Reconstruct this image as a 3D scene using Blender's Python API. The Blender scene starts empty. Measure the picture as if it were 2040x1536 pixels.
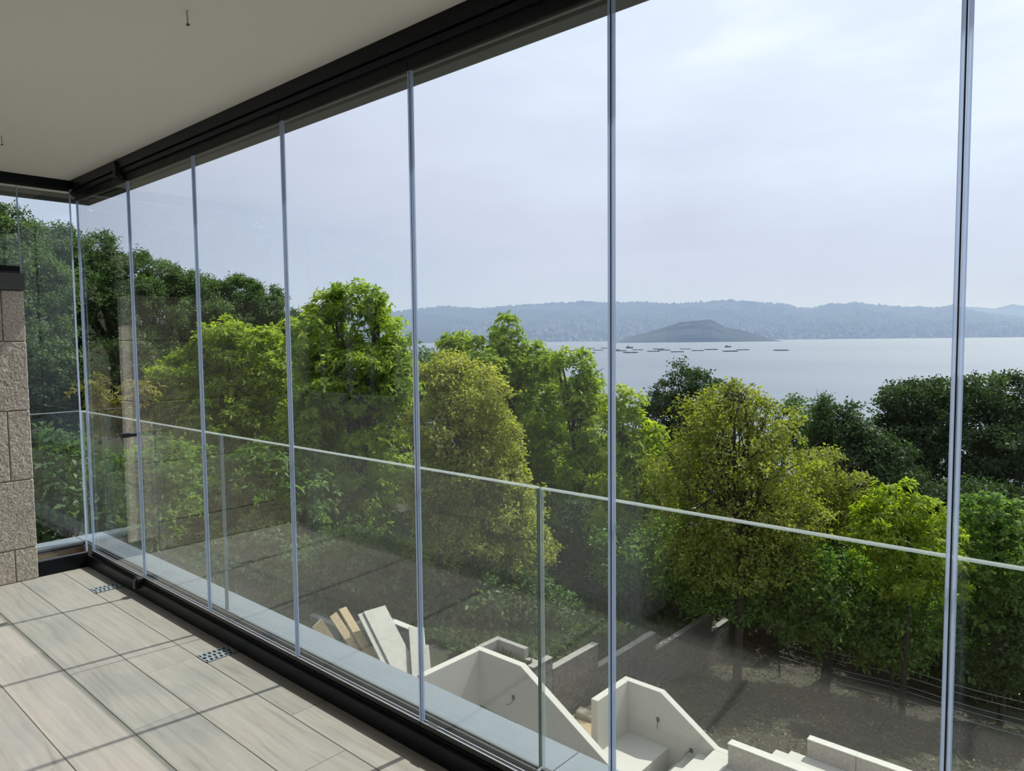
import bpy, bmesh, math, random
import numpy as np
from mathutils import Vector, Matrix

random.seed(7)
sc = bpy.context.scene
COL = sc.collection

# ------------------------------------------------------------------ camera
FPX, YAW, PIT, ROLL = 1427.84, .8448, .0644, -.0101
CAM = np.array([5.267, -1.678, 1.5])
FWD = np.array([-math.cos(YAW) * math.cos(PIT), math.sin(YAW) * math.cos(PIT), -math.sin(PIT)])
_r0 = np.array([math.sin(YAW), math.cos(YAW), 0.]); _u0 = np.cross(_r0, FWD)
RGT = math.cos(ROLL) * _r0 + math.sin(ROLL) * _u0
UPV = -math.sin(ROLL) * _r0 + math.cos(ROLL) * _u0
cd = bpy.data.cameras.new('camera'); cam = bpy.data.objects.new('camera', cd); COL.objects.link(cam)
cd.sensor_width = 36; cd.lens = FPX / 2040 * 36; cd.clip_start = .05; cd.clip_end = 60000
cam.matrix_world = Matrix(((RGT[0], UPV[0], -FWD[0], CAM[0]), (RGT[1], UPV[1], -FWD[1], CAM[1]),
                           (RGT[2], UPV[2], -FWD[2], CAM[2]), (0, 0, 0, 1)))
sc.camera = cam

# ------------------------------------------------------------------ sky, sun, exposure
EL = math.radians(55)
SUN = Vector((.12 * math.cos(EL) / 1.00717, math.cos(EL) / 1.00717, math.sin(EL)))
sd = bpy.data.lights.new('sun', 'SUN'); sd.energy = 5.5; sd.angle = math.radians(.9); sd.color = (1, .965, .905)
so = bpy.data.objects.new('sun', sd); COL.objects.link(so); so.location = (2, 20, 40)
so.rotation_euler = SUN.to_track_quat('Z', 'Y').to_euler()

w = bpy.data.worlds.new('sky'); sc.world = w; w.use_nodes = True
nt = w.node_tree; nt.nodes.clear()
def N(t, typ, **kw):
    n = t.nodes.new(typ)
    for k, v in kw.items():
        if k.startswith('_'): setattr(n, k[1:], v)
        else: n.inputs[k.replace('__', ' ')].default_value = v
    return n
tc = N(nt, 'ShaderNodeTexCoord')
dp = N(nt, 'ShaderNodeVectorMath', _operation='DOT_PRODUCT'); nt.links.new(tc.outputs['Generated'], dp.inputs[0]); dp.inputs[1].default_value = SUN
mp = N(nt, 'ShaderNodeMapping'); mp.inputs['Scale'].default_value = (1.6, 1.6, 5.0); nt.links.new(tc.outputs['Generated'], mp.inputs[0])
nz = N(nt, 'ShaderNodeTexNoise'); nz.inputs['Scale'].default_value = 2.2; nz.inputs['Detail'].default_value = 6; nz.inputs['Roughness'].default_value = .55
nt.links.new(mp.outputs[0], nz.inputs['Vector'])
m1 = N(nt, 'ShaderNodeMath', _operation='MULTIPLY_ADD'); nt.links.new(nz.outputs['Fac'], m1.inputs[0]); m1.inputs[1].default_value = .40; m1.inputs[2].default_value = -.20
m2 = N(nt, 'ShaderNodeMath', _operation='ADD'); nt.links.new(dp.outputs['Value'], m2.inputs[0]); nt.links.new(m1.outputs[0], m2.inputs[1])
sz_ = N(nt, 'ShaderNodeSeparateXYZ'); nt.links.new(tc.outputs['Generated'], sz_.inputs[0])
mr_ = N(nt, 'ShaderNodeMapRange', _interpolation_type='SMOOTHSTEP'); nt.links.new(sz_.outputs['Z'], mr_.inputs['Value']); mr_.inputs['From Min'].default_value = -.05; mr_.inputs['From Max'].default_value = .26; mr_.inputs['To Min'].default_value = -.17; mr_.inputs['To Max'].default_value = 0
m3 = N(nt, 'ShaderNodeMath', _operation='ADD'); nt.links.new(m2.outputs[0], m3.inputs[0]); nt.links.new(mr_.outputs[0], m3.inputs[1])
rp = N(nt, 'ShaderNodeValToRGB'); nt.links.new(m3.outputs[0], rp.inputs[0])
cr = rp.color_ramp
cr.elements[0].position = 0.0; cr.elements[0].color = (.56, .64, .79, 1)
cr.elements[1].position = 1.0; cr.elements[1].color = (1.35, 1.36, 1.3, 1)
for p, c in ((.25, (.58, .66, .82, 1)), (.45, (.70, .75, .92, 1)), (.62, (.79, .865, 1.05, 1)), (.75, (.88, .98, 1.14, 1))):
    e = cr.elements.new(p); e.color = c
bg = N(nt, 'ShaderNodeBackground'); nt.links.new(rp.outputs[0], bg.inputs[0]); bg.inputs[1].default_value = .985
wo = N(nt, 'ShaderNodeOutputWorld'); nt.links.new(bg.outputs[0], wo.inputs[0])

sc.view_settings.view_transform = 'Standard'; sc.view_settings.look = 'None'
sc.view_settings.exposure = 0.0; sc.view_settings.gamma = 1.0; sc.view_settings.use_curve_mapping = False
sc.cycles.transparent_max_bounces = 24; sc.cycles.max_bounces = 10; sc.cycles.diffuse_bounces = 7; sc.cycles.glossy_bounces = 5
sc.cycles.use_denoising = True; sc.cycles.caustics_reflective = False; sc.cycles.caustics_refractive = False

# ------------------------------------------------------------------ helpers
def ray(px, py): return FWD + RGT * (px - 1020) / FPX - UPV * (py - 768) / FPX
def atz(px, py, z): D = ray(px, py); return CAM + D * ((z - CAM[2]) / D[2])
def aty(px, py, y): D = ray(px, py); return CAM + D * ((y - CAM[1]) / D[1])
def atd(px, py, d): return CAM + ray(px, py) * d

def tag(o, label=None, cat=None, group=None, kind=None):
    if label: o['label'] = label
    if cat: o['category'] = cat
    if group: o['group'] = group
    if kind: o['kind'] = kind
    return o
def thing(name, loc, label, cat, group=None):
    o = bpy.data.objects.new(name, None); COL.objects.link(o); o.location = Vector(loc); o.empty_display_size = .1
    return tag(o, label, cat, group)
def wloc(o):
    v = Vector((0, 0, 0))
    while o: v += o.location; o = o.parent
    return v
class MB:
    def __init__(s): s.v = []; s.f = []
    def box(s, x0, x1, y0, y1, z0, z1):
        b = len(s.v)
        s.v += [(x, y, z) for z in (z0, z1) for y in (y0, y1) for x in (x0, x1)]
        s.f += [tuple(b + i for i in q) for q in ((0, 2, 3, 1), (4, 5, 7, 6), (0, 1, 5, 4), (2, 6, 7, 3), (0, 4, 6, 2), (1, 3, 7, 5))]
        return s
    def obox(s, c, ax, ay, az):           # oriented box from centre and half-axis vectors
        b = len(s.v); c, ax, ay, az = map(Vector, (c, ax, ay, az))
        s.v += [tuple(c + ax * i + ay * j + az * k) for k in (-1, 1) for j in (-1, 1) for i in (-1, 1)]
        s.f += [tuple(b + i for i in q) for q in ((0, 2, 3, 1), (4, 5, 7, 6), (0, 1, 5, 4), (2, 6, 7, 3), (0, 4, 6, 2), (1, 3, 7, 5))]
        return s
    def prism(s, pts, y0, y1):            # outline in (x,z), extruded in y
        b = len(s.v); n = len(pts)
        s.v += [(x, y0, z) for x, z in pts] + [(x, y1, z) for x, z in pts]
        s.f.append(tuple(b + i for i in range(n))); s.f.append(tuple(b + n + n - 1 - i for i in range(n)))
        s.f += [(b + i, b + n + i, b + n + (i + 1) % n, b + (i + 1) % n) for i in range(n)]
        return s
    def prismx(s, pts, x0, x1):           # outline in (y,z), extruded in x
        b = len(s.v); n = len(pts)
        s.v += [(x0, y, z) for y, z in pts] + [(x1, y, z) for y, z in pts]
        s.f.append(tuple(b + i for i in range(n))); s.f.append(tuple(b + n + n - 1 - i for i in range(n)))
        s.f += [(b + i, b + n + i, b + n + (i + 1) % n, b + (i + 1) % n) for i in range(n)]
        return s
    def tube(s, pts, rads, n=7):
        pts = [Vector(p) for p in pts]; b = len(s.v)
        for i, p in enumerate(pts):
            d = (pts[min(i + 1, len(pts) - 1)] - pts[max(i - 1, 0)])
            d = d.normalized() if d.length > 1e-6 else Vector((0, 0, 1))
            a = d.orthogonal().normalized() if i == 0 else (pa - d * pa.dot(d)).normalized()
            pa = a; c = d.cross(a)
            r = rads[i] if hasattr(rads, '__len__') else rads
            s.v += [tuple(p + (a * math.cos(2 * math.pi * k / n) + c * math.sin(2 * math.pi * k / n)) * r) for k in range(n)]
        for i in range(len(pts) - 1):
            for k in range(n):
                s.f.append((b + i * n + k, b + i * n + (k + 1) % n, b + (i + 1) * n + (k + 1) % n, b + (i + 1) * n + k))
        s.f.append(tuple(b + n - 1 - k for k in range(n))); e = b + (len(pts) - 1) * n; s.f.append(tuple(e + k for k in range(n)))
        return s
    def build(s, name, m, parent=None, bevel=0, smooth=False, loc=None):
        o0 = wloc(parent) if parent else (Vector(loc) if loc is not None else Vector((0, 0, 0)))
        me = bpy.data.meshes.new(name)
        me.from_pydata([tuple(Vector(p) - o0) for p in s.v], [], s.f)
        bm = bmesh.new(); bm.from_mesh(me)
        bmesh.ops.recalc_face_normals(bm, faces=bm.faces)
        if bevel: bmesh.ops.bevel(bm, geom=list(bm.edges), offset=bevel, segments=1, affect='EDGES', profile=.5)
        bm.to_mesh(me); bm.free()
        if smooth: me.polygons.foreach_set('use_smooth', [True] * len(me.polygons))
        me.materials.append(m)
        o = bpy.data.objects.new(name, me); COL.objects.link(o)
        if parent: o.parent = parent
        elif loc is not None: o.location = o0
        return o
def box(*a): return MB().box(*a)
def struct(o): o['kind'] = 'structure'; return o

# ------------------------------------------------------------------ materials
def mat(name):
    m = bpy.data.materials.new(name); m.use_nodes = True; t = m.node_tree; t.nodes.clear()
    o = N(t, 'ShaderNodeOutputMaterial'); return m, t, o
def noise(t, vec, scale, detail=4, rough=.55, dist=0):
    n = N(t, 'ShaderNodeTexNoise'); n.inputs['Scale'].default_value = scale; n.inputs['Detail'].default_value = detail
    n.inputs['Roughness'].default_value = rough; n.inputs['Distortion'].default_value = dist
    if vec is not None: t.links.new(vec, n.inputs['Vector'])
    return n.outputs['Fac']
def ramp(t, fac, stops):
    r = N(t, 'ShaderNodeValToRGB'); t.links.new(fac, r.inputs[0]); e = r.color_ramp.elements
    e[0].position, e[0].color = stops[0][0], (*stops[0][1], 1); e[1].position, e[1].color = stops[-1][0], (*stops[-1][1], 1)
    for p, c in stops[1:-1]: k = e.new(p); k.color = (*c, 1)
    return r.outputs[0]
def mixc(t, a, b, fac, mode='MIX'):
    n = N(t, 'ShaderNodeMix', _data_type='RGBA', _blend_type=mode)
    for s, v in ((n.inputs[6], a), (n.inputs[7], b), (n.inputs[0], fac)):
        if hasattr(v, 'is_output'): t.links.new(v, s)
        else: s.default_value = v if not isinstance(v, tuple) else (*v, 1)
    return n.outputs[2]
def mapped(t, scale=(1, 1, 1), coord='Object', rnd=False):
    c = N(t, 'ShaderNodeTexCoord'); v = c.outputs[coord]
    if rnd:
        oi = N(t, 'ShaderNodeObjectInfo'); mu = N(t, 'ShaderNodeVectorMath', _operation='SCALE')
        cb = N(t, 'ShaderNodeCombineXYZ')
        for i, k in enumerate((37., 91., 17.)):
            mm = N(t, 'ShaderNodeMath', _operation='MULTIPLY'); t.links.new(oi.outputs['Random'], mm.inputs[0]); mm.inputs[1].default_value = k
            t.links.new(mm.outputs[0], cb.inputs[i])
        ad = N(t, 'ShaderNodeVectorMath', _operation='ADD'); t.links.new(v, ad.inputs[0]); t.links.new(cb.outputs[0], ad.inputs[1]); v = ad.outputs[0]
    m = N(t, 'ShaderNodeMapping'); m.inputs['Scale'].default_value = scale; t.links.new(v, m.inputs[0]); return m.outputs[0]
def finish(t, o, col, rough=.6, bump=None, bstr=.3, bdist=.01, metal=0, spec=.5):
    p = N(t, 'ShaderNodeBsdfPrincipled')
    if hasattr(col, 'is_output'): t.links.new(col, p.inputs['Base Color'])
    else: p.inputs['Base Color'].default_value = (*col, 1)
    p.inputs['Roughness'].default_value = rough; p.inputs['Metallic'].default_value = metal; p.inputs['Specular IOR Level'].default_value = spec
    if bump is not None:
        b = N(t, 'ShaderNodeBump'); b.inputs['Strength'].default_value = bstr; b.inputs['Distance'].default_value = bdist
        t.links.new(bump, b.inputs['Height']); t.links.new(b.outputs[0], p.inputs['Normal'])
    t.links.new(p.outputs[0], o.inputs[0]); return p
def plain(name, col, rough=.5, var=.08, scale=6, metal=0, spec=.5, bstr=0):
    m, t, o = mat(name); v = mapped(t)
    n = noise(t, v, scale, 5)
    lo = tuple(c * (1 - var) for c in col); hi = tuple(min(1, c * (1 + var)) for c in col)
    finish(t, o, ramp(t, n, [(.3, lo), (.7, hi)]), rough, n if bstr else None, bstr, .004, metal, spec); return m

M = {}
M['ceiling'] = plain('ceiling_paint', (.95, .935, .865), .9, .015, 1.5)
M['plaster'] = plain('render_white', (.47, .445, .395), .85, .03, 2.5)
M['wallpaint'] = plain('wall_paint', (.70, .675, .63), .9, .02, 2)
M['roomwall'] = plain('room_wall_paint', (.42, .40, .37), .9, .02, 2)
M['anthracite'] = plain('anthracite_aluminium', (.007, .009, .0125), .35, .1, 20, spec=.15)
M['bronze'] = plain('dark_bronze_aluminium', (.016, .016, .016), .4, .1, 20)
M['capgrey'] = plain('grey_aluminium', (.075, .075, .072), .5, .06, 8)
M['black'] = plain('black_plastic', (.01, .01, .011), .45, .1, 20)
def clear(name, dc, tcol, ftrans):
    m, t, o = mat(name); d_ = N(t, 'ShaderNodeBsdfDiffuse'); d_.inputs[0].default_value = (*dc, 1)
    tl_ = N(t, 'ShaderNodeBsdfTranslucent'); tl_.inputs[0].default_value = (*tcol, 1); xx_ = N(t, 'ShaderNodeMixShader'); xx_.inputs[0].default_value = .55
    t.links.new(d_.outputs[0], xx_.inputs[1]); t.links.new(tl_.outputs[0], xx_.inputs[2]); tr_ = N(t, 'ShaderNodeBsdfTransparent'); tr_.inputs[0].default_value = (*dc, 1)
    yy_ = N(t, 'ShaderNodeMixShader'); yy_.inputs[0].default_value = ftrans; t.links.new(xx_.outputs[0], yy_.inputs[1]); t.links.new(tr_.outputs[0], yy_.inputs[2])
    t.links.new(yy_.outputs[0], o.inputs[0]); M[name] = m
clear('seal', (.74, .82, .95), (.78, .86, 1.0), .42)
clear('glassedge', (.90, .96, .96), (.9, .95, .95), .66)
M['brightedge'] = plain('polished_aluminium_edge', (.75, .75, .80), .3, .03, 30, metal=.6)
M['glassedge_dark'] = plain('green_glass_edge', (.05, .10, .085), .15, .1, 20)
M['soffit'] = plain('soffit_grey', (.20, .205, .19), .7, .05, 5)
M['gutter'] = plain('gutter_dark_grey', (.06, .066, .068), .5, .06, 5)
M['coping'] = plain('pale_coping_stone', (.188, .218, .25), .55, .05, 9)
M['steel'] = plain('galvanised_steel', (.38, .43, .47), .4, .1, 40, metal=.3)
M['slot_shade'] = plain('slot_shade_black', (.006, .007, .009), .8, .1, 20)
M['footing'] = plain('concrete_footing', (.42, .37, .30), .9, .15, 8, bstr=.5)
M['sand'] = plain('builders_sand', (.38, .29, .18), .95, .2, 14, bstr=.8)
M['cable'] = plain('grey_cable', (.06, .055, .05), .6, .1, 10)
M['wire'] = plain('fence_wire', (.42, .45, .43), .5, .1, 10, metal=.2)
M['whitepvc'] = plain('white_pvc', (.75, .76, .76), .4, .02, 5)
M['curtain'] = plain('curtain_cloth', (.72, .71, .68), .9, .05, 12)

# wood-look porcelain plank
m, t, o = mat('wood_look_plank')
wob = noise(t, mapped(t, (1.0, 2.6, 2), rnd=True), 1.5, 3)
v = mapped(t, (.5, 10, 10), rnd=True)
fine = noise(t, mapped(t, (2.2, 75, 75), rnd=True), 1.0, 4, .6)
ad = N(t, 'ShaderNodeVectorMath', _operation='MULTIPLY_ADD'); t.links.new(wob, ad.inputs[0]); ad.inputs[1].default_value = (.12, 1.1, 1); t.links.new(v, ad.inputs[2])
g1 = noise(t, ad.outputs[0], 2.6, 9, .62, .25)
wv_ = N(t, 'ShaderNodeTexWave', _wave_type='BANDS', _bands_direction='Y'); t.links.new(ad.outputs[0], wv_.inputs['Vector']); wv_.inputs['Scale'].default_value = .6; wv_.inputs['Distortion'].default_value = 2.6; wv_.inputs['Detail'].default_value = 3
g2 = noise(t, mapped(t, (1, 2.2, 2), rnd=True), 2.1, 3)
c1 = ramp(t, g1, [(.26, (.225, .207, .186)), (.40, (.335, .312, .284)), (.58, (.368, .345, .316)), (.78, (.388, .365, .334))])
c4 = ramp(t, wv_.outputs['Fac'], [(0, (.945, .945, .95)), (.15, (.985, .985, .985)), (.5, (1.03, 1.02, 1.0)), (1, (1, 1, 1))])
c2 = ramp(t, g2, [(.34, (.87, .895, .91)), (.52, (1.0, 1.0, 1.0)), (.7, (1.04, 1.02, .98))])
oi = N(t, 'ShaderNodeObjectInfo'); c3 = mixc(t, ramp(t, oi.outputs['Random'], [(0, (.94, .95, .96)), (1, (1.04, 1.03, 1.01))]), ramp(t, fine, [(.3, (.93, .93, .93)), (.7, (1.05, 1.05, 1.05))]), 1., 'MULTIPLY')
finish(t, o, mixc(t, mixc(t, mixc(t, c1, c2, 1., 'MULTIPLY'), c4, 1., 'MULTIPLY'), c3, 1., 'MULTIPLY'), .58, g1, .06, .003, spec=.3); M['plank'] = m
M['grout'] = plain('grout', (.31, .29, .26), .9, .08, 30)

# bush-hammered granite
m, t, o = mat('bush_hammered_granite'); v = mapped(t, (1, 1, 1), rnd=True)
sp = noise(t, v, 95, 3, .7); sp2 = noise(t, v, 30, 3, .6); bg2 = noise(t, v, 3, 3)
c1 = ramp(t, sp, [(.33, (.15, .13, .11)), (.45, (.51, .455, .39)), (.56, (.62, .565, .495)), (.68, (.82, .77, .70))])
c2 = ramp(t, bg2, [(.35, (.88, .86, .84)), (.65, (1.06, 1.04, 1.02))])
finish(t, o, mixc(t, c1, c2, 1., 'MULTIPLY'), .9, sp2, .8, .012); M['granite'] = m
M['mortar'] = plain('mortar', (.28, .26, .23), .95, .1, 30)

# wood-look riser tile
m, t, o = mat('brown_wood_tile'); g = noise(t, mapped(t, (3, 3, 26), rnd=True), 3, 6, .6, .4)
finish(t, o, ramp(t, g, [(.3, (.16, .105, .065)), (.7, (.33, .235, .155))]), .5); M['riser'] = m
# timber
m, t, o = mat('sawn_timber'); g = noise(t, mapped(t, (9, 9, 1.2), rnd=True), 5, 6, .6, .3)
finish(t, o, ramp(t, g, [(.3, (0.259, 0.173, 0.086)), (.55, (0.418, 0.317, 0.180)), (.75, (0.490, 0.403, 0.266))]), .75, g, .2, .004); M['timber'] = m
m, t, o = mat('grey_porcelain_slab'); g = noise(t, mapped(t, (1, 1, 1), rnd=True), 4, 6, .65, .3)
finish(t, o, ramp(t, g, [(.3, (0.288, 0.274, 0.230)), (.6, (0.360, 0.346, 0.302)), (.8, (0.317, 0.295, 0.252))]), .6); M['slab'] = m
# concrete block
m, t, o = mat('rough_concrete_block'); v = mapped(t, rnd=True); g = noise(t, v, 16, 6, .7); g2 = noise(t, v, 3, 3)
c1 = ramp(t, g, [(.3, (0.056, 0.050, 0.044)), (.5, (0.128, 0.116, 0.102)), (.7, (0.240, 0.220, 0.196))]); c2 = ramp(t, g2, [(.3, (0.640, 0.640, 0.640)), (.7, (0.880, 0.864, 0.840))])
finish(t, o, mixc(t, c1, c2, 1., 'MULTIPLY'), .95, g, .9, .02); M['block'] = m
M['parapet'] = plain('grey_stone_parapet', (0.368, 0.336, 0.296), .9, .2, 22, bstr=.4)
M['parapet_top'] = plain('pale_parapet_top', (0.496, 0.480, 0.432), .85, .08, 14)
M['greywall'] = plain('grey_rendered_block', (0.264, 0.248, 0.224), .9, .14, 10, bstr=.4)

# bark, ground
m, t, o = mat('bark'); g = noise(t, mapped(t, (6, 6, 1.5)), 3, 6, .65)
finish(t, o, ramp(t, g, [(.3, (.02, .018, .014)), (.7, (.075, .063, .05))]), .95, g, .6, .02); M['bark'] = m
m, t, o = mat('leaf_strewn_soil'); v = mapped(t); g = noise(t, v, 9, 8, .75); g2 = noise(t, v, .5, 4, .6); g3 = noise(t, v, 1.4, 5)
c1 = ramp(t, g, [(.3, (.022, .017, .013)), (.52, (.046, .036, .027)), (.68, (.09, .07, .052)), (.8, (.18, .147, .11))])
c2 = ramp(t, g3, [(.42, (.018, .027, .009)), (.6, (.036, .052, .016))])
c3 = ramp(t, g2, [(.40, (0, 0, 0)), (.56, (.8, .8, .8))])
finish(t, o, mixc(t, c1, c2, c3), .95, g, .8, .05); M['soil'] = m

def leafmat(name, a, b, c, trans=.5, gloss=.025):
    m, t, o = mat(name)
    at = N(t, 'ShaderNodeAttribute', _attribute_name='tint')
    col = ramp(t, at.outputs['Fac'], [(0, a), (.55, b), (1, c)])
    tcol = mixc(t, col, (1.3, 1.35, .6), 1., 'MULTIPLY')
    d = N(t, 'ShaderNodeBsdfDiffuse'); t.links.new(col, d.inputs[0])
    tr = N(t, 'ShaderNodeBsdfTranslucent'); t.links.new(tcol, tr.inputs[0])
    x = N(t, 'ShaderNodeMixShader'); x.inputs[0].default_value = trans; t.links.new(d.outputs[0], x.inputs[1]); t.links.new(tr.outputs[0], x.inputs[2])
    gl = N(t, 'ShaderNodeBsdfGlossy'); gl.inputs['Roughness'].default_value = .55
    y = N(t, 'ShaderNodeMixShader'); y.inputs[0].default_value = gloss; t.links.new(x.outputs[0], y.inputs[1]); t.links.new(gl.outputs[0], y.inputs[2])
    t.links.new(y.outputs[0], o.inputs[0]); M[name] = m
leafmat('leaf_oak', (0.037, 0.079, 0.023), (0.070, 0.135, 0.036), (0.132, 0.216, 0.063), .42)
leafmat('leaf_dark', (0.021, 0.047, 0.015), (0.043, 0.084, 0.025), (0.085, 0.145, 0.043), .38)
leafmat('leaf_chestnut', (0.123, 0.214, 0.020), (0.249, 0.359, 0.031), (0.408, 0.486, 0.058), .55)
leafmat('leaf_lime', (0.178, 0.267, 0.017), (0.293, 0.391, 0.027), (0.418, 0.470, 0.053), .58)
leafmat('leaf_olive', (.19, .225, .035), (.33, .355, .06), (.48, .49, .12), .54)
leafmat('leaf_maple', (.15, .195, .032), (.255, .29, .046), (.39, .41, .085), .54)
leafmat('leaf_green', (0.075, 0.158, 0.026), (0.138, 0.254, 0.042), (0.264, 0.381, 0.080), .5)
leafmat('leaf_amber', (0.148, 0.141, 0.030), (0.222, 0.207, 0.044), (0.296, 0.289, 0.089), .5)
leafmat('dry_leaf', (.035, .025, .017), (.085, .06, .04), (.20, .16, .115), .1, .01)

# glass: clear float glass, mirror reflection by angle, the rest passes
def glassmat(name, tint, f0=.045):
    m, t, o = mat(name)
    lw = N(t, 'ShaderNodeLayerWeight'); lw.inputs['Blend'].default_value = .5
    p = N(t, 'ShaderNodeMath', _operation='POWER'); t.links.new(lw.outputs['Facing'], p.inputs[0]); p.inputs[1].default_value = 5
    q = N(t, 'ShaderNodeMath', _operation='MULTIPLY_ADD'); t.links.new(p.outputs[0], q.inputs[0]); q.inputs[1].default_value = 1 - f0; q.inputs[2].default_value = f0
    tr = N(t, 'ShaderNodeBsdfTransparent'); tr.inputs[0].default_value = (*tint, 1)
    gl = N(t, 'ShaderNodeBsdfGlossy'); gl.inputs['Roughness'].default_value = 0.0; gl.inputs[0].default_value = (1, 1, 1, 1)
    x = N(t, 'ShaderNodeMixShader'); t.links.new(q.outputs[0], x.inputs[0]); t.links.new(tr.outputs[0], x.inputs[1]); t.links.new(gl.outputs[0], x.inputs[2])
    t.links.new(x.outputs[0], o.inputs[0]); M[name] = m
glassmat('folding_glass', (.975, .988, .988), .042); glassmat('balustrade_glass', (.96, .983, .974), .036); glassmat('window_glass', (.6, .64, .64), .12)

# water, far land
m, t, o = mat('bay_water'); g = noise(t, mapped(t, (.02, .05, 1)), 1.0, 4); g2 = noise(t, mapped(t, (.0012, .004, 1)), 1.0, 3)
dw = N(t, 'ShaderNodeBsdfDiffuse'); t.links.new(ramp(t, g2, [(.35, (.065, .08, .105)), (.65, (.095, .11, .135))]), dw.inputs[0])
gw = N(t, 'ShaderNodeBsdfGlossy'); gw.inputs['Roughness'].default_value = .3; gw.inputs[0].default_value = (.86, .93, 1.0, 1); bw_ = N(t, 'ShaderNodeBump'); bw_.inputs['Strength'].default_value = .08; bw_.inputs['Distance'].default_value = 2.0
t.links.new(g, bw_.inputs['Height']); t.links.new(bw_.outputs[0], gw.inputs['Normal']); xw = N(t, 'ShaderNodeMixShader'); xw.inputs[0].default_value = .32
t.links.new(dw.outputs[0], xw.inputs[1]); t.links.new(gw.outputs[0], xw.inputs[2]); t.links.new(xw.outputs[0], o.inputs[0]); M['water'] = m
m, t, o = mat('wooded_hill'); v = mapped(t, (.004, .004, .004)); g = noise(t, v, 1.2, 8, .7)
finish(t, o, ramp(t, g, [(.3, (.012, .02, .02)), (.55, (.028, .04, .036)), (.75, (.07, .07, .065))]), 1.0); M['hill'] = m
M['city'] = plain('pale_far_buildings', (.38, .38, .38), .9, .25, .02)
M['raft'] = plain('dark_raft_timber', (.035, .035, .038), .9, .2, .2)

# ================================================================== BALCONY
W = .83; ZC = 2.56
# floor: grout bed with every plank laid on it
floor = struct(box(-.07, 6.66, -1.55, .03, -.30, -.004).build('floor', M['grout']))
rows = [(-.19, -.02), (-.425, -.19), (-.655, -.425), (-.888, -.655), (-1.12, -.888), (-1.353, -1.12), (-1.55, -1.353)]
joints = [[.80, 1.30, 2.74, 3.94, 5.14], [.80, 1.91, 3.11, 4.31, 5.51], [.78, 2.37, 3.57, 4.77, 5.97], [1.28, 2.80, 4.0, 5.2],
          [.45, 1.65, 2.85, 4.05, 5.25], [.95, 2.15, 3.35, 4.55, 5.75], [.3, 1.5, 2.7, 3.9, 5.1]]
g = .0012
for (y0, y1), js in zip(rows, joints):
    xs = [-.06] + js + [6.65]
    for a, b in zip(xs, xs[1:]):
        pl = box(a + g, b - g, y0 + g, y1 - g, -.012, 0).build('plank', M['plank'], None, .0012, loc=((a + b) / 2, (y0 + y1) / 2, 0))
        pl.parent = floor
ceil = struct(box(-.06, 6.66, -1.55, -.03, ZC, ZC + .25).build('ceiling', M['ceiling']))

# back wall with door opening (camera side) and window
wb = MB().box(-.3, .12, -1.80, -1.55, 0, ZC).box(.12, 1.32, -1.80, -1.55, 0, 1.05).box(.12, 1.32, -1.80, -1.55, 2.44, ZC)
wb.box(1.32, 3.3, -1.80, -1.55, 0, ZC).box(3.3, 6.4, -1.80, -1.55, 2.46, ZC).box(6.4, 6.9, -1.80, -1.55, 0, ZC)
struct(wb.build('wall_back', M['wallpaint']))
struct(box(6.66, 6.9, -1.55, .05, -.3, ZC + .25).build('wall_right', M['wallpaint']))
room = MB().box(2.5, 2.6, -5.4, -1.8, 0, ZC).box(7.6, 7.7, -5.4, -1.8, 0, ZC).box(2.5, 7.7, -5.5, -5.4, 0, ZC)
struct(room.build('wall_room', M['roomwall']))
struct(box(2.5, 7.7, -5.5, -1.55, -.3, -.002).build('floor_room', M['riser']))
struct(box(-.5, 7.7, -5.5, -1.55, ZC, ZC + .25).build('ceiling_room', M['ceiling']))
struct(box(-.3, 2.6, -3.6, -3.5, 0, ZC).build('wall_room_far', M['wallpaint']))
wn = thing('window_1', (.72, -1.6, 1.05), 'white framed casement window in the back wall, seen mirrored in the glass', 'window')
wn['kind'] = 'structure'
fr = MB()
for a, b in ((.12, .16), (.36, .385), (.70, .76), (.99, 1.01), (1.28, 1.32)): fr.box(a, b, -1.62, -1.57, 1.05, 2.44)
for a, b in ((1.05, 1.10), (2.39, 2.44), (2.16, 2.185)): fr.box(.12, 1.32, -1.62, -1.57, a, b)
fr.build('window_frame', M['whitepvc'], wn)
box(.16, .70, -1.60, -1.595, 1.10, 2.39).build('pane', M['window_glass'], wn)
box(.76, 1.28, -1.60, -1.595, 1.10, 2.39).build('pane', M['window_glass'], wn)
cu = MB()
for x0, x1, x2 in ((.16, .40, .22), (.70, .46, .66)):
    n = 10
    for k in range(n):
        u0, u1 = k / n, (k + 1) / n; f0, f1 = .02 * math.sin(k * 2.4), .02 * math.sin((k + 1) * 2.4)
        b = len(cu.v)
        cu.v += [(x0 + (x1 - x0) * u0, -1.68 + f0, 2.39), (x0 + (x1 - x0) * u1, -1.68 + f1, 2.39), (x0 + (x2 - x0) * u1, -1.68 + f1, 1.3), (x0 + (x2 - x0) * u0, -1.68 + f0, 1.3)]
        cu.f.append((b, b + 1, b + 2, b + 3))
cu.build('curtain', M['curtain'], wn)

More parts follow.
